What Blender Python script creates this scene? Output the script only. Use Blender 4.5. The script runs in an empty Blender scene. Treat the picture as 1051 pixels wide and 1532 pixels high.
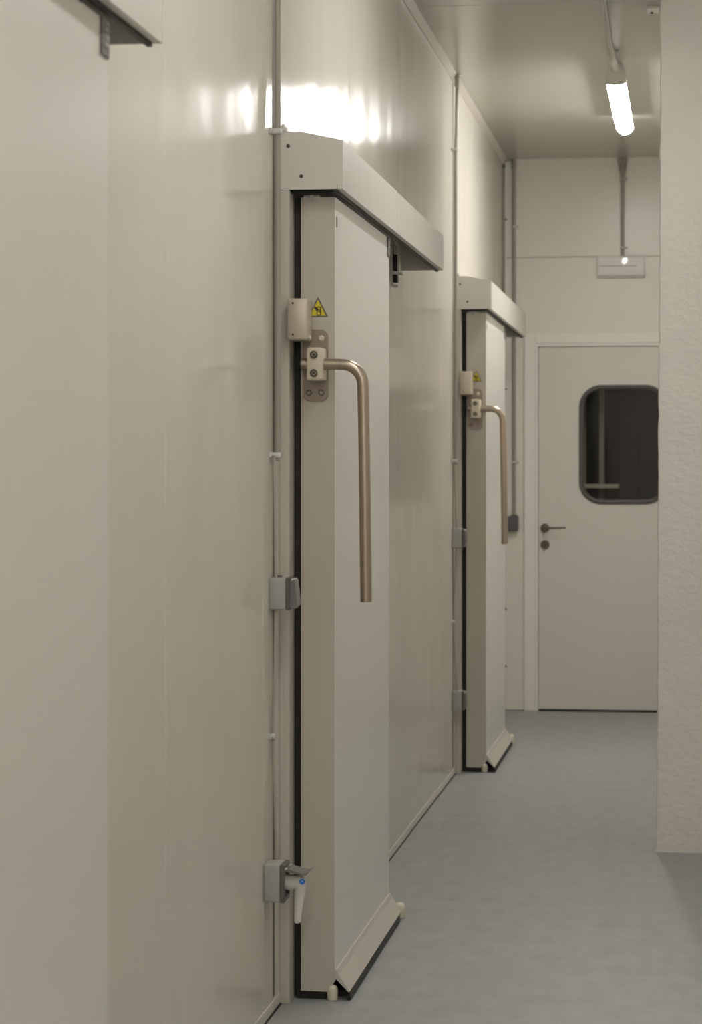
import bpy, bmesh, math, random
from mathutils import Vector, Matrix
random.seed(7)
S = bpy.context.scene
COL = S.collection
PI = math.pi

# ------------------------------------------------------------------ helpers
def sset(bsdf, name, val):
    if name in bsdf.inputs:
        bsdf.inputs[name].default_value = val

def mat(name, col, rough=0.5, metal=0.0, spec=0.5, noise=None, bump=None, coat=0.0, emit=None):
    """noise=(scale, amount, (sx,sy,sz)); bump=(scale, strength, distance, (sx,sy,sz))"""
    m = bpy.data.materials.new(name)
    m.use_nodes = True
    nt = m.node_tree
    b = nt.nodes['Principled BSDF']
    b.inputs['Base Color'].default_value = (*col, 1)
    b.inputs['Roughness'].default_value = rough
    b.inputs['Metallic'].default_value = metal
    sset(b, 'Specular IOR Level', spec)
    if coat:
        sset(b, 'Coat Weight', coat); sset(b, 'Coat Roughness', 0.08)
    if emit:
        sset(b, 'Emission Color', (*emit[0], 1)); sset(b, 'Emission Strength', emit[1])
    tc = nt.nodes.new('ShaderNodeTexCoord')
    def mapping(sc):
        mp = nt.nodes.new('ShaderNodeMapping')
        mp.inputs['Scale'].default_value = sc
        nt.links.new(tc.outputs['Object'], mp.inputs['Vector'])
        return mp
    if noise:
        mp = mapping(noise[2])
        n = nt.nodes.new('ShaderNodeTexNoise')
        n.inputs['Scale'].default_value = noise[0]
        n.inputs['Detail'].default_value = 6
        nt.links.new(mp.outputs['Vector'], n.inputs['Vector'])
        r = nt.nodes.new('ShaderNodeMix'); r.data_type = 'RGBA'
        a = noise[1]
        r.inputs['A'].default_value = (*[max(0, c * (1 - a)) for c in col], 1)
        r.inputs['B'].default_value = (*[c * (1 + a) for c in col], 1)
        nt.links.new(n.outputs['Fac'], r.inputs['Factor'])
        nt.links.new(r.outputs['Result'], b.inputs['Base Color'])
    if bump:
        mp = mapping(bump[3])
        n = nt.nodes.new('ShaderNodeTexNoise')
        n.inputs['Scale'].default_value = bump[0]
        n.inputs['Detail'].default_value = bump[4] if len(bump) > 4 else 5
        nt.links.new(mp.outputs['Vector'], n.inputs['Vector'])
        bp = nt.nodes.new('ShaderNodeBump')
        bp.inputs['Strength'].default_value = bump[1]
        bp.inputs['Distance'].default_value = bump[2]
        nt.links.new(n.outputs['Fac'], bp.inputs['Height'])
        nt.links.new(bp.outputs['Normal'], b.inputs['Normal'])
    return m

def finish(name, bm, m, parent=None, smooth=False, base=None):
    me = bpy.data.meshes.new(name)
    org = Vector((0, 0, 0))
    if parent is not None:
        p = parent
        while p is not None:
            org += Vector(p.location); p = p.parent
    elif base is not None:
        org = Vector(base)
    bmesh.ops.recalc_face_normals(bm, faces=bm.faces[:])
    bmesh.ops.translate(bm, verts=bm.verts[:], vec=-org)
    if smooth:
        for f in bm.faces: f.smooth = True
        for e in bm.edges:
            if len(e.link_faces) == 2 and e.calc_face_angle(0) > math.radians(38):
                e.smooth = False
    bm.to_mesh(me); bm.free()
    me.materials.append(m)
    o = bpy.data.objects.new(name, me)
    COL.objects.link(o)
    if parent is not None: o.parent = parent
    elif base is not None: o.location = base
    return o

def B(): return bmesh.new()

def box(bm, x0, x1, y0, y1, z0, z1, bev=0.0, seg=2):
    r = bmesh.ops.create_cube(bm, size=1.0)
    vs = r['verts']
    for v in vs:
        v.co = Vector(((x0 + x1) / 2 + v.co.x * (x1 - x0), (y0 + y1) / 2 + v.co.y * (y1 - y0), (z0 + z1) / 2 + v.co.z * (z1 - z0)))
    if bev > 0:
        es = list({e for v in vs for e in v.link_edges})
        bmesh.ops.bevel(bm, geom=es, offset=bev, segments=seg, profile=0.5, affect='EDGES')
    return bm

def prism(bm, pts, axis, a0, a1, bev=0.0):
    """closed polygon extruded along an axis. axis 'x': pts=(y,z); 'y': pts=(x,z); 'z': pts=(x,y)"""
    def P(p, a):
        if axis == 'x': return (a, p[0], p[1])
        if axis == 'y': return (p[0], a, p[1])
        return (p[0], p[1], a)
    v0 = [bm.verts.new(P(p, a0)) for p in pts]
    v1 = [bm.verts.new(P(p, a1)) for p in pts]
    n = len(pts)
    bm.faces.new(v0); bm.faces.new(v1[::-1])
    for i in range(n):
        bm.faces.new((v0[i], v0[(i + 1) % n], v1[(i + 1) % n], v1[i]))
    if bev > 0:
        vs = set(v0 + v1)
        es = [e for e in bm.edges if e.verts[0] in vs and e.verts[1] in vs]
        bmesh.ops.bevel(bm, geom=es, offset=bev, segments=2, profile=0.5, affect='EDGES')
    return bm

def ring_prism(bm, outer, inner, axis, a0, a1):
    """frame between two closed outlines with the same point count"""
    def P(p, a):
        if axis == 'x': return (a, p[0], p[1])
        if axis == 'y': return (p[0], a, p[1])
        return (p[0], p[1], a)
    n = len(outer)
    o0 = [bm.verts.new(P(p, a0)) for p in outer]; o1 = [bm.verts.new(P(p, a1)) for p in outer]
    i0 = [bm.verts.new(P(p, a0)) for p in inner]; i1 = [bm.verts.new(P(p, a1)) for p in inner]
    for k in range(n):
        j = (k + 1) % n
        bm.faces.new((o0[k], o0[j], i0[j], i0[k]))
        bm.faces.new((o1[k], i1[k], i1[j], o1[j]))
        bm.faces.new((o0[k], o1[k], o1[j], o0[j]))
        bm.faces.new((i0[k], i0[j], i1[j], i1[k]))
    return bm

def rrect(x0, x1, z0, z1, r, n=8):
    pts = []
    for cx, cz, a in ((x1 - r, z1 - r, 0), (x0 + r, z1 - r, 90), (x0 + r, z0 + r, 180), (x1 - r, z0 + r, 270)):
        for k in range(n + 1):
            t = math.radians(a + 90 * k / n)
            pts.append((cx + r * math.cos(t), cz + r * math.sin(t)))
    return pts

def circle(cx, cz, r, n=24):
    return [(cx + r * math.cos(2 * PI * k / n), cz + r * math.sin(2 * PI * k / n)) for k in range(n)]

def tube(bm, path, r, n=16, cap=True, radii=None):
    path = [Vector(p) for p in path]
    rings = []
    prev = None
    for i, p in enumerate(path):
        if i == 0: t = path[1] - path[0]
        elif i == len(path) - 1: t = path[-1] - path[-2]
        else: t = (path[i + 1] - path[i]).normalized() + (path[i] - path[i - 1]).normalized()
        t.normalize()
        if prev is None:
            u = t.orthogonal().normalized()
        else:
            u = (prev - t * prev.dot(t)).normalized()
        prev = u
        w = t.cross(u)
        rr = radii[i] if radii else r
        rings.append([bm.verts.new(p + (u * math.cos(2 * PI * k / n) + w * math.sin(2 * PI * k / n)) * rr) for k in range(n)])
    for a, b in zip(rings, rings[1:]):
        for k in range(n):
            bm.faces.new((a[k], a[(k + 1) % n], b[(k + 1) % n], b[k]))
    if cap:
        bm.faces.new(rings[0][::-1]); bm.faces.new(rings[-1])
    return bm

def cyl(bm, p0, p1, r, n=20, r1=None):
    return tube(bm, [p0, p1], r, n, True, [r, r if r1 is None else r1])

def lathe(bm, c, axis, prof, n=24):
    """prof = [(radius, along)]"""
    c = Vector(c); axis = Vector(axis).normalized()
    path = [c + axis * a for _, a in prof]
    return tube2(bm, path, axis, [r for r, _ in prof], n)

def tube2(bm, path, axis, radii, n):
    u = axis.orthogonal().normalized(); w = axis.cross(u)
    rings = [[bm.verts.new(p + (u * math.cos(2 * PI * k / n) + w * math.sin(2 * PI * k / n)) * max(r, 1e-5)) for k in range(n)] for p, r in zip(path, radii)]
    for a, b in zip(rings, rings[1:]):
        for k in range(n):
            bm.faces.new((a[k], a[(k + 1) % n], b[(k + 1) % n], b[k]))
    bm.faces.new(rings[0][::-1]); bm.faces.new(rings[-1])
    return bm

def tag(o, label, cat, group=None, kind=None):
    o['label'] = label; o['category'] = cat
    if group: o['group'] = group
    if kind: o['kind'] = kind
    return o

def thing(name, loc, label, cat, group=None):
    o = bpy.data.objects.new(name, None)
    o.empty_display_size = 0.05
    COL.objects.link(o); o.location = loc
    return tag(o, label, cat, group)

def struct(name, bm, m, smooth=False):
    o = finish(name, bm, m, smooth=smooth)
    o['kind'] = 'structure'
    return o

def copy_tree(o, parent=None):
    c = o.copy(); COL.objects.link(c)
    if parent is not None: c.parent = parent
    for ch in list(o.children): copy_tree(ch, c)
    return c

# ------------------------------------------------------------------ materials
WHITE = (0.69, 0.665, 0.58)
M_wall = mat('wall_panel_paint', WHITE, 0.14, spec=0.3, bump=(2.6, 0.45, 0.010, (0.4, 1.2, 0.7), 1.5))
def soften_gloss(m, fac):
    # half matt, half glossy paint film
    nt = m.node_tree; p = nt.nodes['Principled BSDF']; out = nt.nodes['Material Output']
    q = nt.nodes.new('ShaderNodeBsdfPrincipled')
    q.inputs['Base Color'].default_value = p.inputs['Base Color'].default_value
    q.inputs['Roughness'].default_value = 0.6; sset(q, 'Specular IOR Level', 0.0)
    x = nt.nodes.new('ShaderNodeMixShader'); x.inputs['Fac'].default_value = fac
    nt.links.new(p.outputs['BSDF'], x.inputs[1]); nt.links.new(q.outputs['BSDF'], x.inputs[2])
    nt.links.new(x.outputs['Shader'], out.inputs['Surface'])
soften_gloss(M_wall, 0.28)
M_endwall = mat('end_wall_paint', (0.83, 0.80, 0.72), 0.28, bump=(1.5, 0.05, 0.01, (1, 1, 1)))
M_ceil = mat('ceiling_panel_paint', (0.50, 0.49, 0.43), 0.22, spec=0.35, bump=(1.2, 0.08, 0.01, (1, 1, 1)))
M_ddoor = mat('hinged_door_paint', (0.75, 0.722, 0.65), 0.35)
M_edge = mat('door_edge_profile', (0.56, 0.53, 0.45), 0.3)
M_leaf = mat('door_leaf_paint', (0.78, 0.765, 0.71), 0.27, spec=0.5, bump=(2.0, 0.04, 0.01, (1, 1, 0.6)))
M_cover = mat('track_cover_paint', (0.68, 0.655, 0.59), 0.35)
M_frame = mat('frame_aluminium_paint', (0.60, 0.56, 0.49), 0.35)
M_trim = mat('trim_white', (0.90, 0.865, 0.80), 0.3)
M_seam = mat('seam_sealant', (0.40, 0.38, 0.33), 0.6)  # darker backing behind the panel joints
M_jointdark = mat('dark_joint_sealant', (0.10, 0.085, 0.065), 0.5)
M_black = mat('black_rubber', (0.012, 0.010, 0.009), 0.55)
M_grey = mat('grey_plastic', (0.42, 0.415, 0.385), 0.4)
M_dgrey = mat('dark_grey_plastic', (0.12, 0.115, 0.11), 0.4)
M_mgrey = mat('smoky_cover_plastic', (0.20, 0.19, 0.19), 0.25)
M_steel = mat('brushed_stainless_steel', (0.46, 0.385, 0.31), 0.33, metal=1.0, noise=(40, 0.25, (1, 1, 0.05)))
M_plate = mat('stainless_plate', (0.30, 0.25, 0.21), 0.45, metal=0.8, noise=(25, 0.15, (1, 1, 1)))
M_cream = mat('cream_plastic', (0.66, 0.60, 0.46), 0.4)
M_latch = mat('latch_housing_metal', (0.60, 0.53, 0.43), 0.38, metal=0.35)
M_yellow = mat('warning_yellow', (0.75, 0.62, 0.02), 0.4)
M_ink = mat('warning_black', (0.015, 0.012, 0.01), 0.5)
M_roller = mat('ivory_roller_plastic', (0.72, 0.68, 0.54), 0.35)
M_guard = mat('guard_profile', (0.60, 0.555, 0.49), 0.4)
M_pipe = mat('conduit_plastic', (0.36, 0.335, 0.275), 0.3)
M_pipe_lt = mat('conduit_light_grey', (0.34, 0.315, 0.265), 0.3)
M_clip = mat('clip_plastic', (0.62, 0.62, 0.57), 0.15)
M_cable = mat('cable_sheath', (0.42, 0.39, 0.33), 0.35)
M_stop = mat('zinc_stop', (0.66, 0.64, 0.60), 0.35, metal=0.2)
M_rail = mat('zinc_rail', (0.42, 0.41, 0.40), 0.4, metal=0.7)
M_hole = mat('screw_head_dark', (0.06, 0.055, 0.045), 0.5, metal=0.4)
M_boltm = mat('bolt_steel', (0.26, 0.235, 0.185), 0.35, metal=0.9)
M_plug = mat('white_plug_plastic', (0.78, 0.76, 0.68), 0.35)
M_blue = mat('blue_mark', (0.03, 0.20, 0.75), 0.3)
M_bronze = mat('bronze_lever', (0.19, 0.15, 0.105), 0.35, metal=0.7)
M_rubber = mat('window_rubber', (0.11, 0.105, 0.095), 0.4)
M_lamp = mat('lamp_diffuser', (0.9, 0.9, 0.88), 0.4, emit=((1.0, 0.967, 0.94), 68.0))
M_lamp_dim = mat('lamp_diffuser_dim', (0.9, 0.9, 0.88), 0.4, emit=((1.0, 0.967, 0.94), 36.0))
M_cap = mat('lamp_end_cap', (0.86, 0.84, 0.78), 0.4)
M_lamp_body = mat('lamp_housing', (0.72, 0.71, 0.67), 0.35)
M_sign = mat('sign_cover', (0.84, 0.81, 0.77), 0.1, spec=0.6)
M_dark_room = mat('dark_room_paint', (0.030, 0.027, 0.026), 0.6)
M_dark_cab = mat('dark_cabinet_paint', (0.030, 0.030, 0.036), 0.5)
M_shelf = mat('shelf_cream', (0.88, 0.82, 0.68), 0.5)
M_post = mat('olive_post', (0.46, 0.41, 0.30), 0.5)
M_plaster = mat('rough_plaster', (0.80, 0.765, 0.705), 0.75, noise=(5, 0.05, (1, 1, 1)), bump=(34, 0.5, 0.010, (1, 1, 1.4)))

# floor linoleum: blue-grey with fine mottling and scattered scuffs
def floor_mat():
    m = bpy.data.materials.new('floor_linoleum'); m.use_nodes = True
    nt = m.node_tree; b = nt.nodes['Principled BSDF']
    tc = nt.nodes.new('ShaderNodeTexCoord')
    def noise(scale, sc, det=6, rough=0.6):
        mp = nt.nodes.new('ShaderNodeMapping'); mp.inputs['Scale'].default_value = sc
        nt.links.new(tc.outputs['Object'], mp.inputs['Vector'])
        n = nt.nodes.new('ShaderNodeTexNoise'); n.inputs['Scale'].default_value = scale
        n.inputs['Detail'].default_value = det; n.inputs['Roughness'].default_value = rough
        nt.links.new(mp.outputs['Vector'], n.inputs['Vector'])
        return n
    n1 = noise(14, (1, 0.5, 1))
    r1 = nt.nodes.new('ShaderNodeValToRGB')
    r1.color_ramp.elements[0].position = 0.3; r1.color_ramp.elements[0].color = (0.300, 0.318, 0.315, 1)
    r1.color_ramp.elements[1].position = 0.72; r1.color_ramp.elements[1].color = (0.385, 0.402, 0.392, 1)
    nt.links.new(n1.outputs['Fac'], r1.inputs['Fac'])
    # worn olive patches
    n2 = noise(2.3, (1.0, 0.35, 1), 5, 0.65)
    r2 = nt.nodes.new('ShaderNodeValToRGB')
    r2.color_ramp.elements[0].position = 0.5; r2.color_ramp.elements[0].color = (0, 0, 0, 1)
    r2.color_ramp.elements[1].position = 0.75; r2.color_ramp.elements[1].color = (0.55, 0.55, 0.55, 1)
    nt.links.new(n2.outputs['Fac'], r2.inputs['Fac'])
    mx = nt.nodes.new('ShaderNodeMix'); mx.data_type = 'RGBA'
    mx.inputs['B'].default_value = (0.37, 0.36, 0.295, 1)
    nt.links.new(r2.outputs['Color'], mx.inputs['Factor']); nt.links.new(r1.outputs['Color'], mx.inputs['A'])
    # small dark scuffs
    n3 = noise(9, (1.6, 0.9, 1), 2, 0.4)
    r3 = nt.nodes.new('ShaderNodeValToRGB')
    r3.color_ramp.elements[0].position = 0.72; r3.color_ramp.elements[0].color = (0, 0, 0, 1)
    r3.color_ramp.elements[1].position = 0.78; r3.color_ramp.elements[1].color = (0.5, 0.5, 0.5, 1)
    nt.links.new(n3.outputs['Fac'], r3.inputs['Fac'])
    mx2 = nt.nodes.new('ShaderNodeMix'); mx2.data_type = 'RGBA'
    mx2.inputs['B'].default_value = (0.21, 0.20, 0.17, 1)
    nt.links.new(r3.outputs['Color'], mx2.inputs['Factor']); nt.links.new(mx.outputs['Result'], mx2.inputs['A'])
    nt.links.new(mx2.outputs['Result'], b.inputs['Base Color'])
    b.inputs['Roughness'].default_value = 0.42
    sset(b, 'Specular IOR Level', 0.4)
    bp = nt.nodes.new('ShaderNodeBump'); bp.inputs['Strength'].default_value = 0.12; bp.inputs['Distance'].default_value = 0.004
    nt.links.new(n1.outputs['Fac'], bp.inputs['Height']); nt.links.new(bp.outputs['Normal'], b.inputs['Normal'])
    return m
M_floor = floor_mat()

def glass_mat():
    m = bpy.data.materials.new('window_glass'); m.use_nodes = True
    nt = m.node_tree
    for n in list(nt.nodes): nt.nodes.remove(n)
    out = nt.nodes.new('ShaderNodeOutputMaterial')
    t = nt.nodes.new('ShaderNodeBsdfTransparent'); t.inputs['Color'].default_value = (0.80, 0.80, 0.80, 1)
    g = nt.nodes.new('ShaderNodeBsdfGlossy'); g.inputs['Roughness'].default_value = 0.03
    f = nt.nodes.new('ShaderNodeFresnel'); f.inputs['IOR'].default_value = 1.35
    x = nt.nodes.new('ShaderNodeMixShader')
    nt.links.new(f.outputs['Fac'], x.inputs['Fac']); nt.links.new(t.outputs['BSDF'], x.inputs[1]); nt.links.new(g.outputs['BSDF'], x.inputs[2])
    nt.links.new(x.outputs['Shader'], out.inputs['Surface'])
    return m
M_glass = glass_mat()

# ------------------------------------------------------------------ setting
W = -1.103           # left wall face
R = 0.45             # right corridor wall face (beyond the pillar)
RR = 0.75             # right wall of the open area before the pillar
CZ = 3.31            # ceiling
YE = 14.85           # end wall face
YB = -3.0            # wall behind the camera

bm = B(); box(bm, W - 0.3, RR + 0.2, YB - 0.2, YE + 0.02, -0.1, 0.0)
struct('floor', bm, M_floor)

# left wall: insulated panels with narrow joints
seams = [YB, -0.7, 0.76, 2.23, 3.70, 5.165, 6.386, 8.049, 9.517, 11.03, 12.5, 13.97, YE + 0.05]
bm = B()
for a, b in zip(seams, seams[1:]):
    box(bm, W - 0.06, W, a + 0.0012, b - 0.0012, 0, CZ + 0.02, bev=0.0015, seg=1)
struct('wall_left', bm, M_wall)
bm = B(); box(bm, W - 0.2, W - 0.05, YB, YE + 0.05, 0, CZ + 0.02)
struct('trim_1', bm, M_seam)          # core seen in the open panel joints

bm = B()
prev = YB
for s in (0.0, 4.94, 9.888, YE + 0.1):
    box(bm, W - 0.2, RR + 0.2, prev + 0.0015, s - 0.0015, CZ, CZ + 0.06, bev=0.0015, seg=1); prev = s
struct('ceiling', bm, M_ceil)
bm = B(); box(bm, W - 0.2, RR + 0.2, YB, YE + 0.1, CZ + 0.05, CZ + 0.12)
struct('trim_2', bm, M_seam)

# corner flashing between wall and ceiling, sealant strip at the floor
bm = B(); prism(bm, [(W, CZ), (W + 0.026, CZ), (W + 0.026, CZ - 0.003), (W + 0.004, CZ - 0.028), (W, CZ - 0.028)], 'y', YB, YE)
struct('trim_3', bm, M_frame)
bm = B(); prism(bm, [(W, 0.003), (W + 0.003, 0.003), (W + 0.002, 0.029), (W, 0.031)], 'y', YB, YE)
struct('baseboard_left', bm, M_wall)
bm = B(); prism(bm, [(W, 0.0), (W + 0.008, 0.0), (W + 0.007, 0.0015), (W, 0.003)], 'y', YB, YE)
struct('trim_4', bm, M_black)

# end wall with door opening (upper and lower panel courses)
ox0, ox1, oz = -0.935, 0.165, 2.225
bm = B()
box(bm, W - 0.2, ox0, YE, YE + 0.08, 0, 2.7185, bev=0.001, seg=1)
box(bm, ox1, R + 0.2, YE, YE + 0.08, 0, 2.7185, bev=0.001, seg=1)
box(bm, ox0, ox1, YE, YE + 0.08, oz, 2.7185)
box(bm, W - 0.2, R + 0.2, YE, YE + 0.08, 2.7215, CZ + 0.02, bev=0.001, seg=1)
struct('wall_end', bm, M_endwall)
bm = B(); box(bm, W - 0.2, R + 0.2, YE + 0.07, YE + 0.1, 2.69, 2.75)
struct('trim_5', bm, M_seam)
bm = B(); box(bm, W, W + 0.024, YE - 0.003, YE, 0.0, CZ - 0.028)
cf = struct('trim_6', bm, M_endwall)
for z in (0.61, 0.265, 1.93, 2.95):
    bm = B(); lathe(bm, (W + 0.019, YE - 0.003, z), (0, -1, 0), [(0.006, 0), (0.006, 0.002), (0.003, 0.004)], 12)
    finish('screw', bm, M_hole, cf)
bm = B(); box(bm, W, R, YE - 0.004, YE, 0.0, 0.004)
struct('trim_7', bm, M_black)

# right corridor wall, pillar, wall behind the camera
bm = B(); box(bm, R, R + 0.15, 9.6, YE + 0.05, 0, CZ + 0.02); box(bm, RR, RR + 0.15, YB, 9.6, 0, CZ + 0.02)
struct('wall_right', bm, M_plaster)
bm = B(); box(bm, W - 0.2, RR + 0.2, YB - 0.1, YB, 0, CZ + 0.02)
struct('wall_back', bm, M_plaster)

bm = B()
nz = 90
py0, py1 = 9.45, 9.95
rows = []
for k in range(nz + 1):
    z = CZ * k / nz
    e = -0.119 + 0.014 * min(1.0, z / 3.0) + random.uniform(-0.0018, 0.0018) - (0.004 if k == 0 else 0)
    c = 0.010 + random.uniform(-0.002, 0.003)
    pts = [(RR, py0), (e + 0.05, py0 + random.uniform(-0.001, 0.001)), (e + c + 0.008, py0 + 0.0005), (e + c * 0.35, py0 + c * 0.4), (e, py0 + c + 0.008), (e, py1), (RR, py1)]
    rows.append([bm.verts.new((x, y, z)) for x, y in pts])
for a, b in zip(rows, rows[1:]):
    for i in range(len(a) - 1):
        bm.faces.new((a[i], a[i + 1], b[i + 1], b[i]))
struct('wall_pillar', bm, M_plaster, smooth=True)

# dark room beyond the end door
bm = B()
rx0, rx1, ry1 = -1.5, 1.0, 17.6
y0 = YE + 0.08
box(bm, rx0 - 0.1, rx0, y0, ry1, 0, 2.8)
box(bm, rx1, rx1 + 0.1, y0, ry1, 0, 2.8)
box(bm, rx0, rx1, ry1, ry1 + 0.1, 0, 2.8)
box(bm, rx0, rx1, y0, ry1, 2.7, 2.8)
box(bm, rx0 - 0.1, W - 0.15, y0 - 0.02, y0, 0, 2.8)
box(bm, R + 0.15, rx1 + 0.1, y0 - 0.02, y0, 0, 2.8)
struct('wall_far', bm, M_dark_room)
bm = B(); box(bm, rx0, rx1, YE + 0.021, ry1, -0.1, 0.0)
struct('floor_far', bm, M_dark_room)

# ------------------------------------------------------------------ end door (door_1)
lx0, lx1, lz = -0.888, 0.122, 2.183
wx0, wx1, wz0, wz1 = -0.646, -0.120, 1.241, 1.953
bm = B()
rr = rrect(wx0 + 0.012, wx1 - 0.012, wz0 + 0.012, wz1 - 0.012, 0.122)
outer = []
# outline with matching point count: project the rounded window outline to the leaf rectangle
cx, cz = (wx0 + wx1) / 2, (wz0 + wz1) / 2
def to_rect(p):
    dx, dz = p[0] - cx, p[1] - cz
    t = 1e9
    if dx > 1e-9: t = min(t, (lx1 - cx) / dx)
    if dx < -1e-9: t = min(t, (lx0 - cx) / dx)
    if dz > 1e-9: t = min(t, (lz - cz) / dz)
    if dz < -1e-9: t = min(t, (0.012 - cz) / dz)
    return (cx + dx * t, cz + dz * t)
outer = [to_rect(p) for p in rr]
# snap the nearest outline points onto the four corners
for cpt in ((lx0, 0.012), (lx1, 0.012), (lx0, lz), (lx1, lz)):
    k = min(range(len(outer)), key=lambda i: (outer[i][0] - cpt[0]) ** 2 + (outer[i][1] - cpt[1]) ** 2)
    outer[k] = cpt
ring_prism(bm, outer, rr, 'y', YE + 0.004, YE + 0.044)
door = struct('door_1', bm, M_ddoor)
door['label'] = 'pale hinged door with rounded window at the end of the corridor'
# casing and stop
bm = B()
for a, b, d in ((0.0, 0.066, 0.016),):
    box(bm, -0.974, -0.908, YE - 0.018, YE, 0.0, 2.268, bev=0.003)
    box(bm, 0.142, 0.208, YE - 0.018, YE, 0.0, 2.268, bev=0.003)
    box(bm, -0.908, 0.142, YE - 0.018, YE, 2.203, 2.268, bev=0.003)
box(bm, -0.9075, -0.891, YE - 0.011, YE + 0.05, 0.0, 2.2025, bev=0.002)
box(bm, 0.125, 0.1415, YE - 0.011, YE + 0.05, 0.0, 2.2025, bev=0.002)
box(bm, -0.891, 0.125, YE - 0.011, YE + 0.05, 2.186, 2.2025, bev=0.002)
struct('trim_8', bm, M_trim)
# fill between casing and opening
bm = B()
box(bm, ox0, -0.9075, YE, YE + 0.08, 0, oz); box(bm, 0.1415, ox1, YE, YE + 0.08, 0, oz); box(bm, -0.9075, 0.1415, YE, YE + 0.08, 2.2025, oz)
struct('trim_9', bm, M_trim)
bm = B()
ro = rrect(wx0, wx1, wz0, wz1, 0.132)
rm = rrect(wx0 + 0.014, wx1 - 0.014, wz0 + 0.014, wz1 - 0.014, 0.120)
ri = rrect(wx0 + 0.028, wx1 - 0.028, wz0 + 0.028, wz1 - 0.028, 0.106)
# rounded rubber bead swept round the window
prof = [(0.0, YE + 0.004), (0.0, YE - 0.004), (0.005, YE - 0.010), (0.014, YE - 0.013), (0.022, YE - 0.010), (0.027, YE - 0.003), (0.028, YE + 0.02)]
loops = []
for off, yy in prof:
    pts = rrect(wx0 + off, wx1 - off, wz0 + off, wz1 - off, 0.132 - off)
    loops.append([bm.verts.new((x, yy, z)) for x, z in pts])
for a, b in zip(loops, loops[1:]):
    n = len(a)
    for k in range(n):
        bm.faces.new((a[k], a[(k + 1) % n], b[(k + 1) % n], b[k]))
finish('window_gasket', bm, M_rubber, door, smooth=True)
bm = B(); prism(bm, rrect(wx0 + 0.02, wx1 - 0.02, wz0 + 0.02, wz1 - 0.02, 0.112), 'y', YE + 0.016, YE + 0.020)
finish('window_pane', bm, M_glass, door)
# lever and key rose
bm = B()
lathe(bm, (-0.850, YE + 0.004, 1.096), (0, -1, 0), [(0.027, 0), (0.027, 0.008), (0.024, 0.011), (0.0, 0.011)], 28)
tube(bm, [(-0.850, YE - 0.005, 1.096), (-0.850, YE - 0.045, 1.096), (-0.843, YE - 0.054, 1.0962), (-0.83, YE - 0.056, 1.0965), (-0.722, YE - 0.056, 1.099)], 0.007, 14,
     radii=[0.011, 0.010, 0.009, 0.007, 0.0055])
o = finish('door_handle', bm, M_bronze, door, smooth=True); o['label'] = 'bronze lever handle on a round rose'
bm = B()
lathe(bm, (-0.850, YE + 0.004, 0.996), (0, -1, 0), [(0.027, 0), (0.027, 0.008), (0.024, 0.011), (0.0, 0.011)], 28)
o = finish('keyhole_rose', bm, M_bronze, door, smooth=True)
bm = B(); prism(bm, circle(-0.850, 0.999, 0.004, 12), 'y', YE - 0.0085, YE - 0.0075); box(bm, -0.8515, -0.8485, YE - 0.0085, YE - 0.0075, 0.986, 0.998)
finish('keyhole', bm, M_black, o)
# things in the dark room
rk = thing('storage_rack', (-0.55, 15.3, 0), 'pale shelf on an olive post in the dark room behind the door window', 'rack')
bm = B(); box(bm, -0.632, -0.418, 15.0, 15.22, 1.335, 1.359, bev=0.002)
finish('shelf_board', bm, M_shelf, rk)
bm = B(); box(bm, -0.537, -0.507, 15.17, 15.20, 0.0, 2.3, bev=0.003)
finish('post', bm, M_post, rk)
bm = B(); box(bm, -0.645, -0.620, 15.24, 15.27, 0.0, 2.3, bev=0.003)
finish('post', bm, M_post, rk)
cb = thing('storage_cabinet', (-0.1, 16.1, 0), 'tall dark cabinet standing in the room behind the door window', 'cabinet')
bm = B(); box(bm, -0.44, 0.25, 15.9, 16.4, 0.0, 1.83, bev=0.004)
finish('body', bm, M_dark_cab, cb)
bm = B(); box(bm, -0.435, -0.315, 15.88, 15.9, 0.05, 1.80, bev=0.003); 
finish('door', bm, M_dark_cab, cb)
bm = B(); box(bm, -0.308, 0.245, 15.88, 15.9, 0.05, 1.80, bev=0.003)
finish('door', bm, M_dark_cab, cb)

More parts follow.
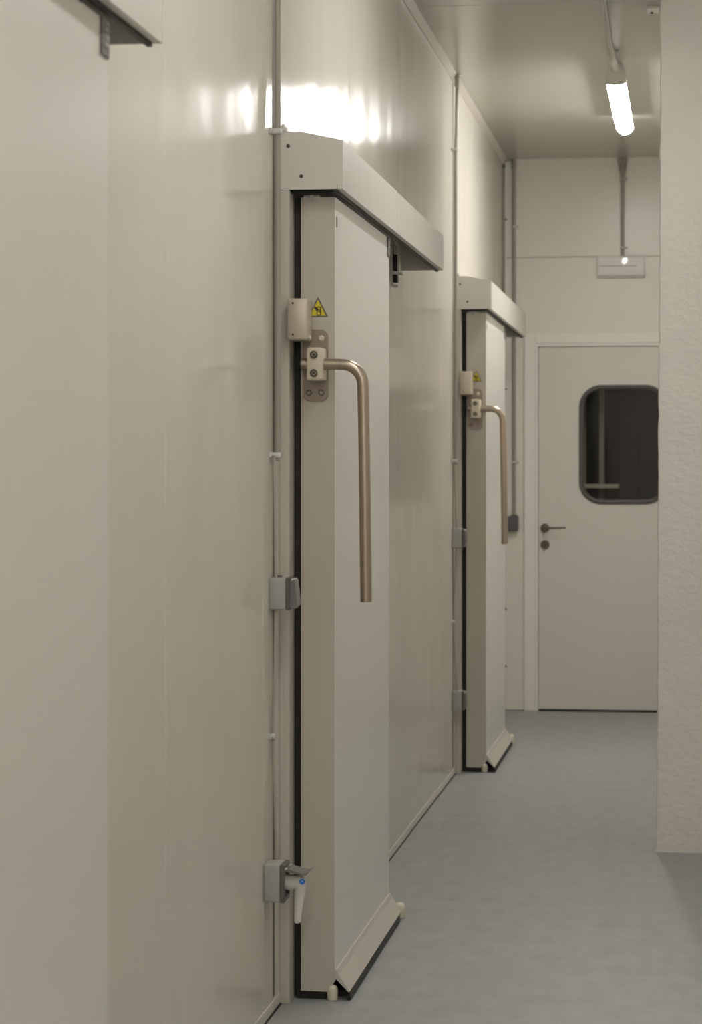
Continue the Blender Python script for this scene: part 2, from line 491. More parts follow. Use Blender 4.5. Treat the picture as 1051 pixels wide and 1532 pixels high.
# ------------------------------------------------------------------ sliding cold-room door (prototype: middle door)
Y0 = 6.70; LL = 1.23
XB, XF = -1.053, -0.957      # leaf back and front face
def make_sliding_door():
    t = thing('sliding_door', (-1.005, Y0, 0), 'pale grey sliding cold room door with long steel handle, in the middle of the wall', 'sliding door', 'sliding cold room doors')
    # panel with chamfered lower front edge
    bm = B()
    prof = [(XB, 0.0235), (-0.980, 0.0225), (-0.9575, 0.052), (XF, 0.056), (XF, 2.199), (XB, 2.199)]
    prism(bm, prof, 'y', Y0, Y0 + LL, bev=0.0018)
    finish('panel', bm, M_leaf, t)
    bm = B()
    prism(bm, [(XB + 0.001, 0.0245), (-0.9805, 0.0235), (-0.9585, 0.0535), (-0.9582, 2.198), (XB + 0.001, 2.198)], 'y', Y0 - 0.0012, Y0 + 0.0005)
    finish('edge_profile', bm, M_edge, t)
    # perimeter seal
    bm = B()
    box(bm, -1.0725, XB, Y0 + 0.022, Y0 + 0.08, 0.012, 2.2)
    box(bm, -1.0725, XB, Y0 + LL - 0.08, Y0 + LL - 0.02, 0.012, 2.2)
    box(bm, -1.0725, XB, Y0 + 0.08, Y0 + LL - 0.08, 2.13, 2.2)
    box(bm, XB - 0.012, -0.984, Y0 + 0.012, Y0 + LL - 0.01, 0.002, 0.0232)
    finish('gasket', bm, M_black, t)
    # sloping bottom guard
    bm = B()
    g = [(XF, 0.084), (XF + 0.004, 0.084), (XF + 0.010, 0.070), (-0.9165, 0.0265), (-0.9195, 0.0235), (-0.9560, 0.0605), (XF, 0.0600)]
    prism(bm, g, 'y', Y0 - 0.004, Y0 + LL + 0.004)
    gd = finish('bottom_guard', bm, M_guard, t)
    bm = B()  # black strip put in for the shadow under the guard edge
    prism(bm, [(-0.9195, 0.0235), (-0.9165, 0.0265), (-0.914, 0.003), (-0.926, 0.003)], 'y', Y0 - 0.002, Y0 + LL - 0.06)
    prism(bm, [(-0.984, 0.018), (-0.926, 0.018), (-0.926, 0.003), (-0.984, 0.003)], 'y', Y0 + 0.05, Y0 + LL - 0.05)
    finish('shadow_seal_strip', bm, M_black, gd)
    # guide rollers
    for yy, xx, rr_, hh in ((Y0 + 0.004, -0.9655, 0.0150, 0.041), (Y0 + LL + 0.026, -0.925, 0.0175, 0.050)):
        bm = B()
        lathe(bm, (xx, yy, 0.001), (0, 0, 1), [(rr_ * 0.93, 0), (rr_, 0.003), (rr_, hh * 0.66), (rr_ * 0.93, hh * 0.8), (rr_ * 0.7, hh * 0.93), (rr_ * 0.3, hh)], 28)
        finish('guide_roller', bm, M_roller, t, smooth=True)
    # handle plate
    bm = B(); prism(bm, rrect(-1.0465, -0.976, 1.639, 1.836, 0.021), 'y', Y0 - 0.005, Y0, bev=0.0012)
    pl = finish('handle_plate', bm, M_plate, t)
    for x, z in ((-1.029, 1.663), (-0.995, 1.663), (-1.029, 1.812), (-0.995, 1.812)):
        bm = B(); lathe(bm, (x, Y0 - 0.005, z), (0, -1, 0), [(0.0085, 0), (0.0085, 0.001), (0.0055, 0.0045), (0.002, 0.0045), (0.0015, 0.003)], 20)
        finish('screw', bm, M_boltm if z < 1.7 else M_roller, pl, smooth=True)
    # bearing block
    bm = B()
    pts = [(-1.0235, 1.694), (-0.979, 1.694), (-0.979, 1.783), (-1.0235, 1.783)]
    box(bm, -1.0235, -0.9795, Y0 - 0.088, Y0 - 0.005, 1.694, 1.783, bev=0.0055, seg=3)
    bl = finish('bearing_block', bm, M_cream, t, smooth=True)
    for z in (1.7135, 1.7635):
        bm = B(); lathe(bm, (-1.003, Y0 - 0.088, z), (0, -1, 0), [(0.0110, 0), (0.0110, 0.002), (0.0085, 0.004), (0.0085, 0.002), (0.0065, 0.002), (0.0065, 0.0055), (0.0035, 0.0055), (0.0030, 0.002)], 24)
        finish('bolt', bm, M_boltm, bl, smooth=True)
        bm = B(); ring_prism(bm, circle(-1.003, z, 0.0087), circle(-1.003, z, 0.0066), 'y', Y0 - 0.0917, Y0 - 0.0897)
        finish('bolt_groove', bm, M_hole, bl)
        bm = B(); prism(bm, circle(-1.003, z, 0.0034, 6), 'y', Y0 - 0.0936, Y0 - 0.0905)
        finish('bolt_socket', bm, M_hole, bl)
    # bent tube handle
    yh = Y0 - 0.058
    path = [(-1.0365, yh, 1.7385), (-1.0, yh, 1.7385), (-0.945, yh, 1.7385), (-0.930, yh, 1.738)]
    cx_, cz_, rb = -0.930, 1.738 - 0.057, 0.057
    for k in range(1, 13):
        a = math.radians(90 - 87.5 * k / 12)
        path.append((cx_ + rb * math.cos(a), yh, cz_ + rb * math.sin(a)))
    path += [(-0.8695, yh, 1.50), (-0.8665, yh, 1.25), (-0.8645, yh, 1.094)]
    bm = B(); tube(bm, path, 0.0158, 24)
    finish('handle', bm, M_steel, t, smooth=True)
    bm = B(); lathe(bm, (-1.044, yh, 1.7385), (1, 0, 0), [(0.012, 0), (0.0168, 0.003), (0.0168, 0.012), (0.0160, 0.014)], 24)
    finish('handle_end_cap', bm, M_plate, t, smooth=True)
    # warning triangle with hand-in-gears pictogram
    bm = B()
    tx0, tx1, tz0, tz1 = -1.0335, -0.9765, 1.869, 1.9265
    txc = (tx0 + tx1) / 2
    prism(bm, [(tx0, tz0), (tx1, tz0), (txc, tz1)], 'y', Y0 - 0.0012, Y0)
    ws = finish('warning_sign', bm, M_ink, t)
    ws['label'] = 'yellow warning triangle with black gear pictogram'
    bm = B()
    prism(bm, [(tx0 + 0.0069, tz0 + 0.0043), (tx1 - 0.0069, tz0 + 0.0043), (txc, tz1 - 0.0096)], 'y', Y0 - 0.0017, Y0 - 0.0011)
    finish('sign_face', bm, M_yellow, ws)
    bm = B()
    y_a, y_b = Y0 - 0.0022, Y0 - 0.0016
    ring_prism(bm, circle(txc + 0.0022, 1.8800, 0.0062), circle(txc + 0.0022, 1.8800, 0.0042), 'y', y_a, y_b)
    ring_prism(bm, circle(txc + 0.0026, 1.8930, 0.0052), circle(txc + 0.0026, 1.8930, 0.0034), 'y', y_a, y_b)
    for k in range(8):
        a = 2 * PI * k / 8
        for cxg, czg, rg in ((txc + 0.0022, 1.8800, 0.0064), (txc + 0.0026, 1.8930, 0.0054)):
            px_, pz_ = cxg + rg * math.cos(a), czg + rg * math.sin(a)
            prism(bm, circle(px_, pz_, 0.0011, 6), 'y', y_a, y_b)
    prism(bm, [(txc - 0.0105, 1.8955), (txc - 0.0075, 1.8990), (txc - 0.0040, 1.8960), (txc + 0.0004, 1.8930), (txc + 0.0015, 1.8895), (txc - 0.0010, 1.8865), (txc - 0.0046, 1.8850), (txc - 0.0062, 1.8905)], 'y', y_a, y_b)
    for dx_, dz_ in ((0.006, 1.888), (0.0075, 1.8862), (0.0052, 1.8845)):
        prism(bm, circle(txc + dx_, dz_, 0.0014, 8), 'y', y_a, y_b)
    finish('pictogram', bm, M_ink, ws)
    # hanger hardware
    bm = B(); box(bm, -1.045, -1.000, Y0 + 0.004, Y0 + 0.07, 2.199, 2.2055)
    box(bm, -1.028, -1.018, Y0 - 0.004, Y0 + 0.006, 2.187, 2.2055, bev=0.001)
    finish('hanger_bracket', bm, M_rail, t)
    bm = B(); box(bm, XF, XF + 0.004, Y0 + LL - 0.056, Y0 + LL - 0.003, 2.136, 2.198, bev=0.001)
    hp = finish('hanger_plate', bm, M_dgrey, t)
    bm = B()
    for k, zz in enumerate((2.152, 2.164, 2.176, 2.188)):
        box(bm, XF + 0.004, XF + 0.006, Y0 + LL - 0.04 + (k % 2) * 0.006, Y0 + LL - 0.022 + (k % 2) * 0.006, zz, zz + 0.006)
    finish('bolt_row', bm, M_rail, hp)
    bm = B(); box(bm, XF, XF + 0.002, Y0 + 0.018, Y0 + 0.032, 2.118, 2.146, bev=0.0005)
    finish('edge_clip', bm, M_boltm, t)
    return t

def make_track_cover(y0, y1, seam, label, stop=2.19):
    t = thing('track_cover', (-1.0155, y0, 2.213), label, 'track cover', 'sheet metal covers over the sliding door tracks')
    zt, zf, zb, xs, xf = 2.371, 2.346, 2.213, -1.044, -0.928
    th = 0.002
    # end plates
    for nm, a, b in (('end_plate', y0, y0 + th), ('end_plate', y1 - th, y1)):
        bm = B(); prism(bm, [(W, zb), (xf, zb), (xf, zf), (xs, zt), (W, zt)], 'y', a, b)
        e = finish(nm, bm, M_cover, t)
        if a == y0:
            for x, z in ((-1.078, 2.332), (-1.042, 2.249)):
                bm = B(); lathe(bm, (x, y0, z), (0, -1, 0), [(0.005, 0), (0.005, 0.0015), (0.0025, 0.003)], 16)
                finish('screw', bm, M_hole, e)
            bm = B(); box(bm, -0.9445, -0.9430, y0 - 0.0006, y0 + 0.0005, zb - 0.0005, zb + 0.012)
            finish('fold_slot', bm, M_ink, e)
    # folded front sheets
    ys = [y0 + th] + ([seam] if seam else []) + [y1 - th]
    for a, b in zip(ys, ys[1:]):
        bm = B()
        pr = [(xf, zb), (xf, zf), (xs, zt), (W, zt), (W, zt - th), (xs - 0.001, zt - th), (xf - th, zf - th), (xf - th, zb + th), (xf - 0.017, zb + th), (xf - 0.017, zb)]
        prism(bm, pr, 'y', a + 0.0004, b - 0.0028)
        finish('front_panel', bm, M_cover, t)
    # black strips added to darken the shaded gap inside the folded edge
    bm = B(); box(bm, -0.9555, -0.9465, y0 + 0.004, y1 - 0.004, 2.2065, 2.24)
    finish('gap_shade_strip', bm, M_black, t)
    bm = B(); box(bm, -1.075, -0.9565, y0 + 0.03, y0 + 0.045, 2.2065, 2.26)
    finish('gap_shade_strip', bm, M_black, t)
    # rail inside
    bm = B()
    box(bm, -1.040, -0.990, y0 + 0.05, y1 - 0.03, 2.285, 2.345, bev=0.003)
    box(bm, W, -1.040, y0 + 0.05, y1 - 0.03, 2.300, 2.330)
    finish('rail', bm, M_rail, t)
    bm = B()
    ys_ = y0 + stop
    box(bm, -1.071, -1.018, ys_, ys_ + 0.05, 2.153, 2.161, bev=0.001)
    box(bm, -1.064, -1.053, ys_, ys_ + 0.05, 2.120, 2.285, bev=0.001)
    box(bm, -1.036, -1.029, ys_, ys_ + 0.05, 2.161, 2.285, bev=0.001)
    box(bm, W, -1.064, ys_ + 0.01, ys_ + 0.05, 2.215, 2.255)
    tube(bm, [(-1.0585, ys_ + 0.02, 2.130), (-1.0575, ys_ + 0.02, 2.119), (-1.050, ys_ + 0.02, 2.112), (-1.036, ys_ + 0.02, 2.110)], 0.0055, 10)
    s = finish('door_stop', bm, M_stop, t)
    bm = B(); box(bm, -1.0528, -1.0365, ys_ + 0.006, ys_ + 0.04, 2.166, 2.225, bev=0.003)
    finish('bumper', bm, M_black, s)
    bm = B(); box(bm, -1.0528, -1.036, ys_ + 0.004, ys_ + 0.04, 2.124, 2.1525, bev=0.003)
    finish('bumper', bm, M_black, s)
    # little plastic cap on the upper rear corner
    bm = B(); box(bm, W, -1.082, y0 - 0.004, y0 + 0.02, zt, zt + 0.012, bev=0.003)
    lathe(bm, (-1.093, y0 + 0.006, zt + 0.010), (0, 0, 1), [(0.006, 0), (0.006, 0.008), (0.003, 0.012)], 14)
    finish('corner_cap', bm, M_clip, t, smooth=True)
    return t

d1 = make_sliding_door()
d2 = copy_tree(d1); d2.location = (-1.005, 11.81, 0)
d2['label'] = 'farthest pale sliding cold room door with steel handle, beside the end wall'
d0 = copy_tree(d1); d0.location = (-1.005, 4.021 - LL, 0)
d0['label'] = 'nearest sliding cold room door, cropped by the left edge, with a dark plate at its top corner'

make_track_cover(6.64, 9.42, 7.90, 'pale sheet metal track cover above the middle sliding door, with a vertical joint')
make_track_cover(11.75, 14.29, None, 'farthest sheet metal track cover, reaching almost to the end wall')
make_track_cover(1.54, 4.322, 2.8, 'nearest sheet metal track cover, its far end in the top left corner', 2.60)

# door jambs
for i, yj in enumerate((6.64, 11.75)):
    bm = B()
    box(bm, W, -1.0745, yj, yj + 0.16, 0.0, 2.2115, bev=0.0015)
    for xg in (-1.098, -1.0895):
        box(bm, xg, xg + 0.003, yj - 0.0012, yj + 0.002, 0.0, 2.2110)
    struct('trim_%d' % (10 + i), bm, M_frame)

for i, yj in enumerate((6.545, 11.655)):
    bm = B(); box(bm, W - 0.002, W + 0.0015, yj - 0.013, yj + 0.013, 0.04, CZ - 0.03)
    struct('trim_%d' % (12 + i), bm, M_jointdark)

# latch housings on the jambs
def latch(yj, label):
    t = thing('latch_housing', (-1.0725, yj + 0.02, 1.803), label, 'latch', 'latch housings on the door jambs')
    bm = B(); box(bm, -1.0742, -1.0185, yj - 0.045, yj + 0.045, 1.803, 1.915, bev=0.006, seg=3)
    finish('body', bm, M_latch, t, smooth=True)
    for z in (1.8175, 1.9015):
        bm = B(); lathe(bm, (-1.058, yj - 0.045, z), (0, -1, 0), [(0.003, 0), (0.003, 0.001), (0.001, 0.0015)], 12)
        finish('rivet', bm, M_hole, t)
    bm = B(); lathe(bm, (-1.0172, yj - 0.02, 1.811), (1, 0, 0), [(0.005, 0), (0.005, 0.003), (0.003, 0.005)], 14)
    finish('rivet', bm, M_clip, t)
latch(6.64, 'beige latch housing beside the yellow triangle on the middle sliding door')
latch(11.75, 'small beige latch housing beside the yellow triangle on the farthest sliding door')

# ------------------------------------------------------------------ wall electrics
def saddle(parent, x, y, z, r, wall='left'):
    """a pipe clip with its screw"""
    bm = B()
    if wall == 'left':
        box(bm, W, x + r + 0.0025, y - r - 0.003, y + r + 0.003, z - 0.007, z + 0.007, bev=0.002)
        box(bm, W, W + 0.006, y - r - 0.016, y + r + 0.003, z - 0.007, z + 0.007, bev=0.001)
        lathe(bm, (W + 0.006, y - r - 0.010, z), (1, 0, 0), [(0.0035, 0), (0.0035, 0.002), (0.002, 0.003)], 12)
    elif wall == 'end':
        box(bm, x - r - 0.003, x + r + 0.003, y - r - 0.0025, YE, z - 0.007, z + 0.007, bev=0.002)
        box(bm, x - r, x + r + 0.018, YE - 0.006, YE, z - 0.007, z + 0.007, bev=0.001)
        lathe(bm, (x + r + 0.011, YE - 0.006, z), (0, -1, 0), [(0.0045, 0), (0.0045, 0.003), (0.002, 0.005)], 12)
    else:
        box(bm, x - r - 0.003, x + r + 0.003, y - 0.007, y + 0.007, z - r - 0.0025, CZ, bev=0.002)
        box(bm, x - r, x + r + 0.018, y - 0.007, y + 0.007, CZ - 0.006, CZ, bev=0.001)
        lathe(bm, (x + r + 0.011, y, CZ - 0.006), (0, 0, -1), [(0.0045, 0), (0.0045, 0.003), (0.002, 0.005)], 12)
    return finish('clip', bm, M_clip, parent, smooth=True)

def conduit_door(y, top_lean, label, group):
    t = thing('conduit', (-1.084, y, 1.49), label, 'conduit', group)
    bm = B(); tube(bm, [(-1.084, y, 1.475), (-1.084, y, 2.3), (-1.084, y, 2.93), (-1.082, y, 2.98), (-1.084 + top_lean, y, CZ - 0.0005)], 0.0085, 18)
    finish('pipe', bm, M_pipe_lt, t, smooth=True)
    bm = B(); cyl(bm, (-1.084 + top_lean * 0.86, y, CZ - 0.062), (-1.084 + top_lean, y, CZ - 0.001), 0.013, 18)
    cyl(bm, (-1.084 + top_lean, y, CZ - 0.008), (-1.084 + top_lean, y, CZ), 0.021, 18)
    finish('sleeve', bm, M_pipe, t, smooth=True)
    for z in (1.492, 2.353 if y < 8 else 2.953):
        saddle(t, -1.084, y, z, 0.0085)
    return t
conduit_door(6.50, 0.0, 'grey conduit running up the wall beside the middle sliding door', 'conduits beside the sliding doors')
conduit_door(11.585, 0.009, 'grey conduit with a ceiling sleeve beside the farthest sliding door', 'conduits beside the sliding doors')

def cable(path, label, clip_z=None, y=None, r=0.0042):
    t = thing('cable', path[0], label, 'cable', 'cables between the wall boxes')
    bm = B(); tube(bm, path, r, 12)
    finish('sheath', bm, M_cable, t, smooth=True)
    if clip_z:
        saddle(t, path[len(path) // 2][0], y, clip_z, r + 0.001)
def bow(y, z0, z1, a0, amid, a1, n=12):
    out = []
    for k in range(n + 1):
        s = k / n
        x = a0 * (1 - s) ** 2 + 2 * amid * s * (1 - s) + a1 * s * s
        out.append((x, y, z0 + (z1 - z0) * s))
    return out
cable(bow(6.49, 1.49, 1.164, -1.092, -1.088, -1.087), 'thin grey cable hanging from the conduit to the switch beside the middle door', r=0.0046)
cable(bow(6.49, 1.083, 0.744, -1.087, -1.090, -1.0955) + bow(6.49, 0.744, 0.415, -1.0955, -1.090, -1.084)[1:], 'thin clipped cable between the switch and the open socket', 0.744, 6.49, r=0.0046)
cable(bow(11.60, 1.49, 1.169, -1.092, -1.084, -1.080), 'thin cable above the upper wall box beside the farthest door', r=0.005)
cable(bow(11.60, 1.083, 0.733, -1.078, -1.090, -1.095) + bow(11.60, 0.733, 0.405, -1.095, -1.090, -1.078)[1:], 'thin clipped cable between the two wall boxes beside the farthest door', 0.733, 11.60, r=0.005)
def strip(y, z0, z1, label):
    bm = B(); box(bm, W, W + 0.006, y - 0.004, y + 0.004, z0, z1)

# light switch
def wall_switch(y0, z0, z1, label):
    t = thing('light_switch', (W, y0 + 0.043, z0), label, 'switch', 'grey surface switches')
    y1 = y0 + 0.086
    bm = B(); box(bm, W, -1.058, y0, y1, z0, z1, bev=0.004, seg=3)
    finish('base', bm, M_grey, t, smooth=True)
    bm = B(); box(bm, -1.058, -1.049, y0 - 0.001, y1 + 0.001, z0 - 0.001, z1 + 0.001, bev=0.002)
    finish('collar', bm, M_dgrey, t)
    bm = B()
    prism(bm, [(-1.049, z0 + 0.004), (-1.038, z0 + 0.001), (-1.0285, z0 + 0.012), (-1.032, z0 + 0.050), (-1.0355, z1 - 0.006), (-1.049, z1 - 0.006)], 'y', y0 + 0.012, y1 - 0.012, bev=0.001)
    finish('rocker', bm, M_mgrey, t)
    bm = B(); cyl(bm, (-1.042, y0 + 0.009, z1 - 0.005), (-1.042, y1 - 0.009, z1 - 0.005), 0.003, 12)
    finish('hinge_pin', bm, M_clip, t, smooth=True)
    bm = B(); cyl(bm, (-1.081, y0 + 0.03, z1 - 0.001), (-1.081, y0 + 0.03, z1 + 0.004), 0.009, 16)
    finish('cable_entry', bm, M_dgrey, t, smooth=True)
    return t
wall_switch(6.474, 1.081, 1.166, 'grey light switch box beside the middle sliding door, level with its handle end')

def socket_closed(y0, z0, z1, label):
    t = thing('wall_socket', (W, y0 + 0.043, z0), label, 'socket', 'closed sockets beside the farthest door')
    y1 = y0 + 0.086
    bm = B(); box(bm, W, -1.056, y0, y1, z0, z1, bev=0.004, seg=3)
    finish('base', bm, M_grey, t, smooth=True)
    bm = B(); box(bm, -1.056, -1.046, y0 + 0.003, y1 - 0.003, z0 + 0.002, z1 - 0.002, bev=0.002)
    finish('cover_frame', bm, M_dgrey, t)
    bm = B(); prism(bm, [(-1.046, z0 + 0.010), (-1.040, z0 + 0.006), (-1.036, z0 + 0.03), (-1.038, z1 - 0.010), (-1.046, z1 - 0.004)], 'y', y0 + 0.010, y1 - 0.010, bev=0.001)
    finish('lid', bm, M_mgrey, t)
    bm = B(); cyl(bm, (-1.042, y0 + 0.008, z1 - 0.008), (-1.042, y1 - 0.008, z1 - 0.008), 0.0035, 12)
    finish('hinge_pin', bm, M_clip, t, smooth=True)
    return t
socket_closed(11.592, 1.080, 1.171, 'upper grey wall box beside the farthest sliding door')
socket_closed(11.592, 0.315, 0.407, 'lower grey wall box beside the farthest sliding door')

# open socket with the plugged-in device
sy0, sy1, sz0, sz1 = 6.386, 6.478, 0.319, 0.418
t = thing('wall_socket', (W, 6.432, sz0), 'grey wall socket with its lid flipped open, low beside the middle sliding door', 'socket')
bm = B(); box(bm, W, -1.059, sy0, sy1, sz0, sz1, bev=0.005, seg=3)
finish('base', bm, M_grey, t, smooth=True)
bm = B()
box(bm, -1.059, -1.047, sy0, sy0 + 0.010, sz0 - 0.001, sz1, bev=0.002); box(bm, -1.059, -1.047, sy1 - 0.010, sy1, sz0 - 0.001, sz1, bev=0.002)
box(bm, -1.059, -1.047, sy0 + 0.009, sy1 - 0.009, sz0 - 0.001, sz0 + 0.012, bev=0.002); box(bm, -1.059, -1.047, sy0 + 0.009, sy1 - 0.009, sz1 - 0.012, sz1, bev=0.002)
box(bm, -1.059, -1.056, sy0 + 0.005, sy1 - 0.005, sz0 + 0.005, sz1 - 0.005)
finish('cover_frame', bm, M_dgrey, t)
bm = B()
lp = [(-1.047, 0.402), (-1.040, 0.407), (-0.998, 0.395), (-0.992, 0.3955), (-0.984, 0.402), (-0.982, 0.4005), (-0.991, 0.3905), (-0.998, 0.390), (-1.040, 0.399)]
prism(bm, lp, 'y', sy0 + 0.008, sy1 - 0.008)
finish('lid', bm, M_mgrey, t)
for a in (sy0 + 0.010, sy1 - 0.020):
    bm = B(); cyl(bm, (-1.045, a, 0.4045), (-1.045, a + 0.012, 0.4045), 0.005, 14)
    finish('hinge_pin', bm, M_clip, t, smooth=True)
bm = B(); lathe(bm, (-1.056, 6.432, 0.366), (1, 0, 0), [(0.026, 0), (0.026, 0.004), (0.022, 0.005), (0.022, 0.001), (0.0, 0.001)], 28)
finish('socket_face', bm, M_dgrey, t, smooth=True)

pg = thing('plug', (-1.03, 6.432, 0.366), 'white angled plug with a blue mark, plugged into the open socket', 'plug')
bm = B()
# L-shaped body: head lying along x, tapering grip hanging down
head = [(-1.0585, 0.019), (-1.045, 0.0205), (-1.03, 0.0205), (-1.015, 0.0195), (-1.004, 0.017), (-0.998, 0.012)]
tube2(bm, [Vector((x, 6.432, 0.366)) for x, _ in head], Vector((1, 0, 0)), [r for _, r in head], 28)
g = [((-1.014, 6.432, 0.376), 0.0165), ((-1.012, 6.432, 0.36), 0.0172), ((-1.0135, 6.432, 0.34), 0.0150), ((-1.0165, 6.432, 0.31), 0.0118), ((-1.019, 6.432, 0.275), 0.0098), ((-1.0195, 6.432, 0.262), 0.0088), ((-1.0195, 6.432, 0.258), 0.005)]
tube(bm, [p for p, _ in g], 0.01, 24, True, [r for _, r in g])
finish('body', bm, M_plug, pg, smooth=True)
for yy in (6.4225, 6.4415):
    bm = B(); cyl(bm, (-1.064, yy, 0.366), (-1.0575, yy, 0.366), 0.0024, 10)
    finish('pin', bm, M_rail, pg, smooth=True)
bm = B()
lathe(bm, (-1.005, 6.4165, 0.371), (0.45, -1, 0.0), [(0.0075, 0), (0.0075, 0.003), (0.005, 0.0042), (0.001, 0.0042)], 22)
o = finish('mark', bm, M_blue, pg, smooth=True); o['label'] = 'round blue mark'
bm = B(); lathe(bm, (-1.0032, 6.4125, 0.372), (0.45, -1, 0.0), [(0.0018, 0), (0.0018, 0.0008), (0.001, 0.001)], 10)
finish('mark_dot', bm, M_plug, o)

# ------------------------------------------------------------------ end wall electrics
t = thing('conduit', (-1.034, YE - 0.014, 1.17), 'grey conduit running down the end wall into the dark box', 'conduit', 'conduits on the end wall')
bm = B(); tube(bm, [(-1.034, YE - 0.013, 1.168), (-1.034, YE - 0.013, CZ)], 0.0105, 16); finish('pipe', bm, M_pipe, t, smooth=True)
for z in (2.906, 1.493): saddle(t, -1.034, YE - 0.013, z, 0.0105, 'end')
bm = B(); cyl(bm, (-1.034, YE - 0.013, CZ - 0.06), (-1.034, YE - 0.013, CZ - 0.002), 0.0145, 16); finish('sleeve', bm, M_pipe, t, smooth=True)
t = thing('conduit', (-1.092, YE - 0.03, 0), 'thin pipe in the corner of the end wall, above the farthest track cover', 'conduit', 'conduits on the end wall')
bm = B(); tube(bm, [(-1.0945, YE - 0.03, 1.3), (-1.0945, YE - 0.03, CZ - 0.03), (-1.092, YE - 0.03, CZ - 0.016), (-1.082, YE - 0.03, CZ - 0.010), (-1.048, YE - 0.03, CZ - 0.010)], 0.0062, 14); finish('pipe', bm, M_pipe, t, smooth=True)
bm = B(); cyl(bm, (-1.0945, YE - 0.03, CZ - 0.055), (-1.0945, YE - 0.03, CZ - 0.035), 0.008, 14); finish('sleeve', bm, M_dgrey, t, smooth=True)

t = thing('junction_box', (-1.048, YE - 0.025, 1.076), 'small dark grey box on the end wall left of the door frame', 'box')
bm = B(); box(bm, -1.088, -1.007, YE - 0.05, YE, 1.078, 1.168, bev=0.005, seg=3); finish('base', bm, M_dgrey, t, smooth=True)
bm = B(); box(bm, -1.082, -1.013, YE - 0.056, YE - 0.05, 1.084, 1.158, bev=0.002); finish('lid', bm, M_dgrey, t)
bm = B(); prism(bm, [(-1.058, 1.168), (-1.010, 1.168), (-1.020, 1.177), (-1.048, 1.177)], 'y', YE - 0.03, YE - 0.005); finish('cable_entry', bm, M_dgrey, t)

t = thing('emergency_light', (-0.396, YE - 0.03, 2.593), 'pale rectangular emergency light on the end wall above the door', 'light')
bm = B(); box(bm, -0.539, -0.253, YE - 0.028, YE + 0.001, 2.591, 2.722, bev=0.003); b_ = finish('back_box', bm, M_trim, t)
bm = B(); box(bm, -0.534, -0.258, YE - 0.060, YE - 0.028, 2.600, 2.719, bev=0.008, seg=3); finish('cover', bm, M_sign, t, smooth=True)
bm = B(); box(bm, -0.520, -0.300, YE - 0.0605, YE - 0.0598, 2.655, 2.661); finish('tube_line', bm, M_grey, t)
t = thing('conduit', (-0.388, YE - 0.014, 2.72), 'grey conduit dropping from the ceiling to the emergency light', 'conduit', 'conduits on the end wall')
bm = B(); tube(bm, [(-0.388, YE - 0.014, 2.721), (-0.388, YE - 0.014, CZ)], 0.0115, 16); finish('pipe', bm, M_pipe, t, smooth=True)
bm = B(); cyl(bm, (-0.388, YE - 0.016, CZ - 0.15), (-0.388, YE - 0.016, CZ - 0.03), 0.0145, 16); tube(bm, [(-0.402, YE - 0.02, CZ - 0.09), (-0.410, YE - 0.02, CZ - 0.03), (-0.411, YE - 0.02, CZ)], 0.006, 10); tube(bm, [(-0.374, YE - 0.02, CZ - 0.09), (-0.366, YE - 0.02, CZ - 0.03), (-0.365, YE - 0.02, CZ)], 0.006, 10)
finish('sleeve', bm, M_pipe, t, smooth=True)
for z in (3.18, 2.772): saddle(t, -0.388, YE - 0.014, z, 0.0115, 'end')

# ------------------------------------------------------------------ ceiling light and feed
def batten(y0, y1, label, lm=None):
    t = thing('ceiling_light', (-0.3265, (y0 + y1) / 2, CZ), label, 'light')
    bm = B()  # side skirts added to keep the diffuser's light off the ceiling
    prism(bm, [(-0.3715, 3.226), (-0.3695, 3.226), (-0.3695, 3.244), (-0.2835, 3.244), (-0.2835, 3.226), (-0.2815, 3.226), (-0.285, 3.262), (-0.300, 3.300), (-0.353, 3.300), (-0.368, 3.262)], 'y', y0 + 0.004, y1 - 0.008)
    for yy in (y0 + 0.3, y1 - 0.3):
        box(bm, -0.347, -0.306, yy - 0.02, yy + 0.02, 3.300, CZ)
    finish('housing', bm, M_lamp_body, t)
    bm = B()
    # half-round diffuser with rounded far end
    n = 14
    rings = []
    ends = [(y0, 1.0)] + [(y1 - 0.045, 1.0)] + [(y1 - 0.045 + 0.045 * math.sin(a), max(math.cos(a), 0.02)) for a in [PI / 2 * k / 6 for k in range(1, 7)]]
    for yy, s in ends:
        ring = []
        for k in range(n + 1):
            a = PI + PI * k / n
            ring.append(bm.verts.new((-0.3265 + 0.0425 * s * math.cos(a), yy, 3.240 + 0.039 * (0.35 + 0.65 * s) * math.sin(a) * (1 if s > 0.05 else 0.3))))
        rings.append(ring)
    for a, b in zip(rings, rings[1:]):
        for k in range(n): bm.faces.new((a[k], a[k + 1], b[k + 1], b[k]))
        bm.faces.new((a[0], b[0], b[-1], a[-1]))
    bm.faces.new(rings[0]); bm.faces.new(rings[-1][::-1])
    finish('diffuser', bm, lm or M_lamp, t, smooth=True)
    bm = B()
    prism(bm, [(-0.3725, 3.2120), (-0.3660, 3.2055), (-0.3265, 3.2030), (-0.2870, 3.2055), (-0.2805, 3.2120), (-0.2835, 3.262), (-0.299, 3.300), (-0.354, 3.300), (-0.3695, 3.262)], 'y', y0 - 0.004, y0 - 0.0005)
    finish('end_cap', bm, M_cap, t)
    return t
batten(11.34, 13.05, 'lit white ceiling batten light hanging above the far end of the corridor')
OUT = 'white ceiling batten light, added out of view to light the corridor'  # unseen battens, added for the light they give
near = batten(-1.85, -0.15, OUT); near['group'] = 'added ceiling battens out of view'
c = copy_tree(near); c.location = (0.35, -1.0, CZ)
dim = batten(1.05, 2.75, OUT, M_lamp_dim); dim['group'] = 'added ceiling battens out of view'
for x, y in ((-0.3265, 5.0), (-0.3265, 7.8)):
    c = copy_tree(dim); c.location = (x, y, CZ)
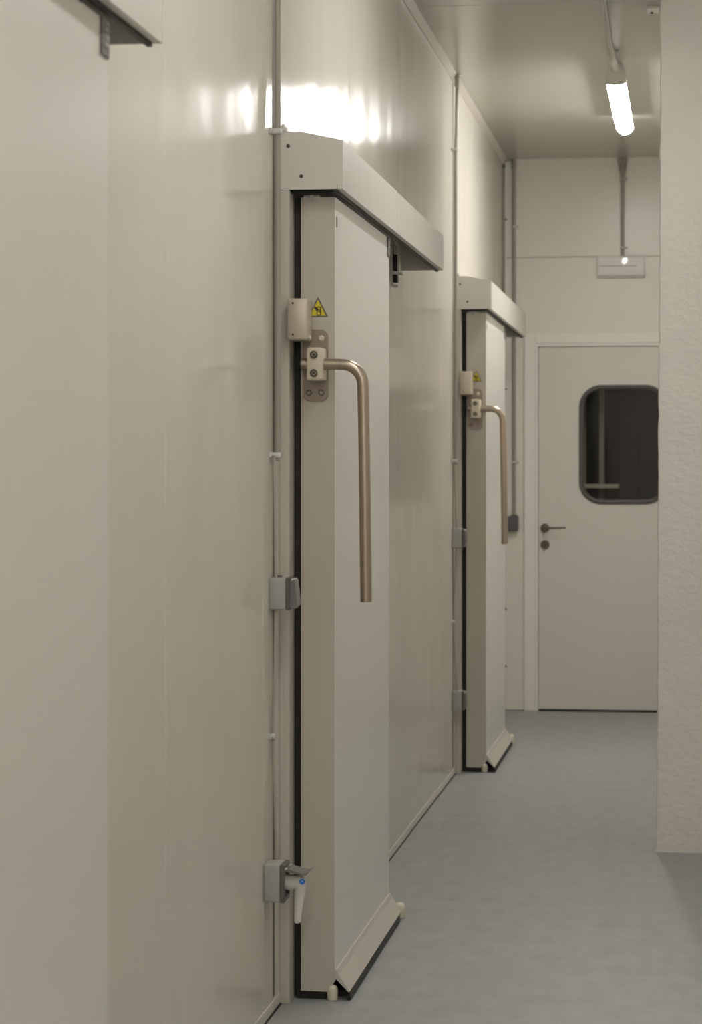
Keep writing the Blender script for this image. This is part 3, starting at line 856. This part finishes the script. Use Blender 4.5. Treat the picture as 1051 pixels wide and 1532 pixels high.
t = thing('conduit', (-0.331, 8.6, CZ - 0.012), 'conduit along the ceiling feeding the lit batten light', 'conduit')
bm = B(); tube(bm, [(-0.329, 7.2, CZ - 0.013), (-0.330, 9.9, CZ - 0.013), (-0.334, 10.6, CZ - 0.015), (-0.332, 11.12, CZ - 0.022)], 0.0095, 16); finish('pipe', bm, M_pipe, t, smooth=True)
bm = B(); tube(bm, [(-0.332, 11.10, CZ - 0.022), (-0.330, 11.20, CZ - 0.028), (-0.328, 11.33, CZ - 0.035)], 0.011, 16, True, [0.010, 0.014, 0.017]); finish('gland', bm, M_clip, t, smooth=True)
for yy in (9.80, 11.02): saddle(t, -0.332, yy, CZ - 0.016, 0.010, 'ceiling')
t = thing('ceiling_bracket', (-0.14, 9.75, CZ), 'small pale bracket on the ceiling next to the plaster pillar', 'bracket')
bm = B(); box(bm, -0.165, -0.115, 9.98, 10.10, CZ - 0.012, CZ, bev=0.002); finish('plate', bm, M_trim, t)
bm = B(); lathe(bm, (-0.145, 10.07, CZ - 0.012), (0, 0, -1), [(0.007, 0), (0.007, 0.004), (0.003, 0.006)], 12); finish('screw', bm, M_hole, t)

# ------------------------------------------------------------------ world, camera
w = bpy.data.worlds.new('World'); S.world = w
w.use_nodes = True
w.node_tree.nodes['Background'].inputs['Color'].default_value = (0.9, 0.9, 0.9, 1)
w.node_tree.nodes['Background'].inputs['Strength'].default_value = 0.02

F = 3700.0
cam = bpy.data.cameras.new('camera')
co = bpy.data.objects.new('camera', cam); COL.objects.link(co)
cam.sensor_fit = 'VERTICAL'
cam.sensor_height = 36.0
cam.sensor_width = 24.7
cam.lens = F / 1532.0 * 36.0
psi = math.atan((1030 - 525.5) / F)
co.location = (0, 0, 1.457)
co.rotation_euler = (PI / 2, 0, psi)
cam.shift_y = -(766 - 700) / 1532.0
cam.clip_start = 0.05
cam.dof.use_dof = True
cam.dof.focus_distance = 7.2
cam.dof.aperture_fstop = 7.0
S.camera = co

vs = S.view_settings
S.display_settings.display_device = 'sRGB'
vs.view_transform = 'Standard'; vs.look = 'None'; vs.gamma = 1.0; vs.use_curve_mapping = False
vs.exposure = 0.0
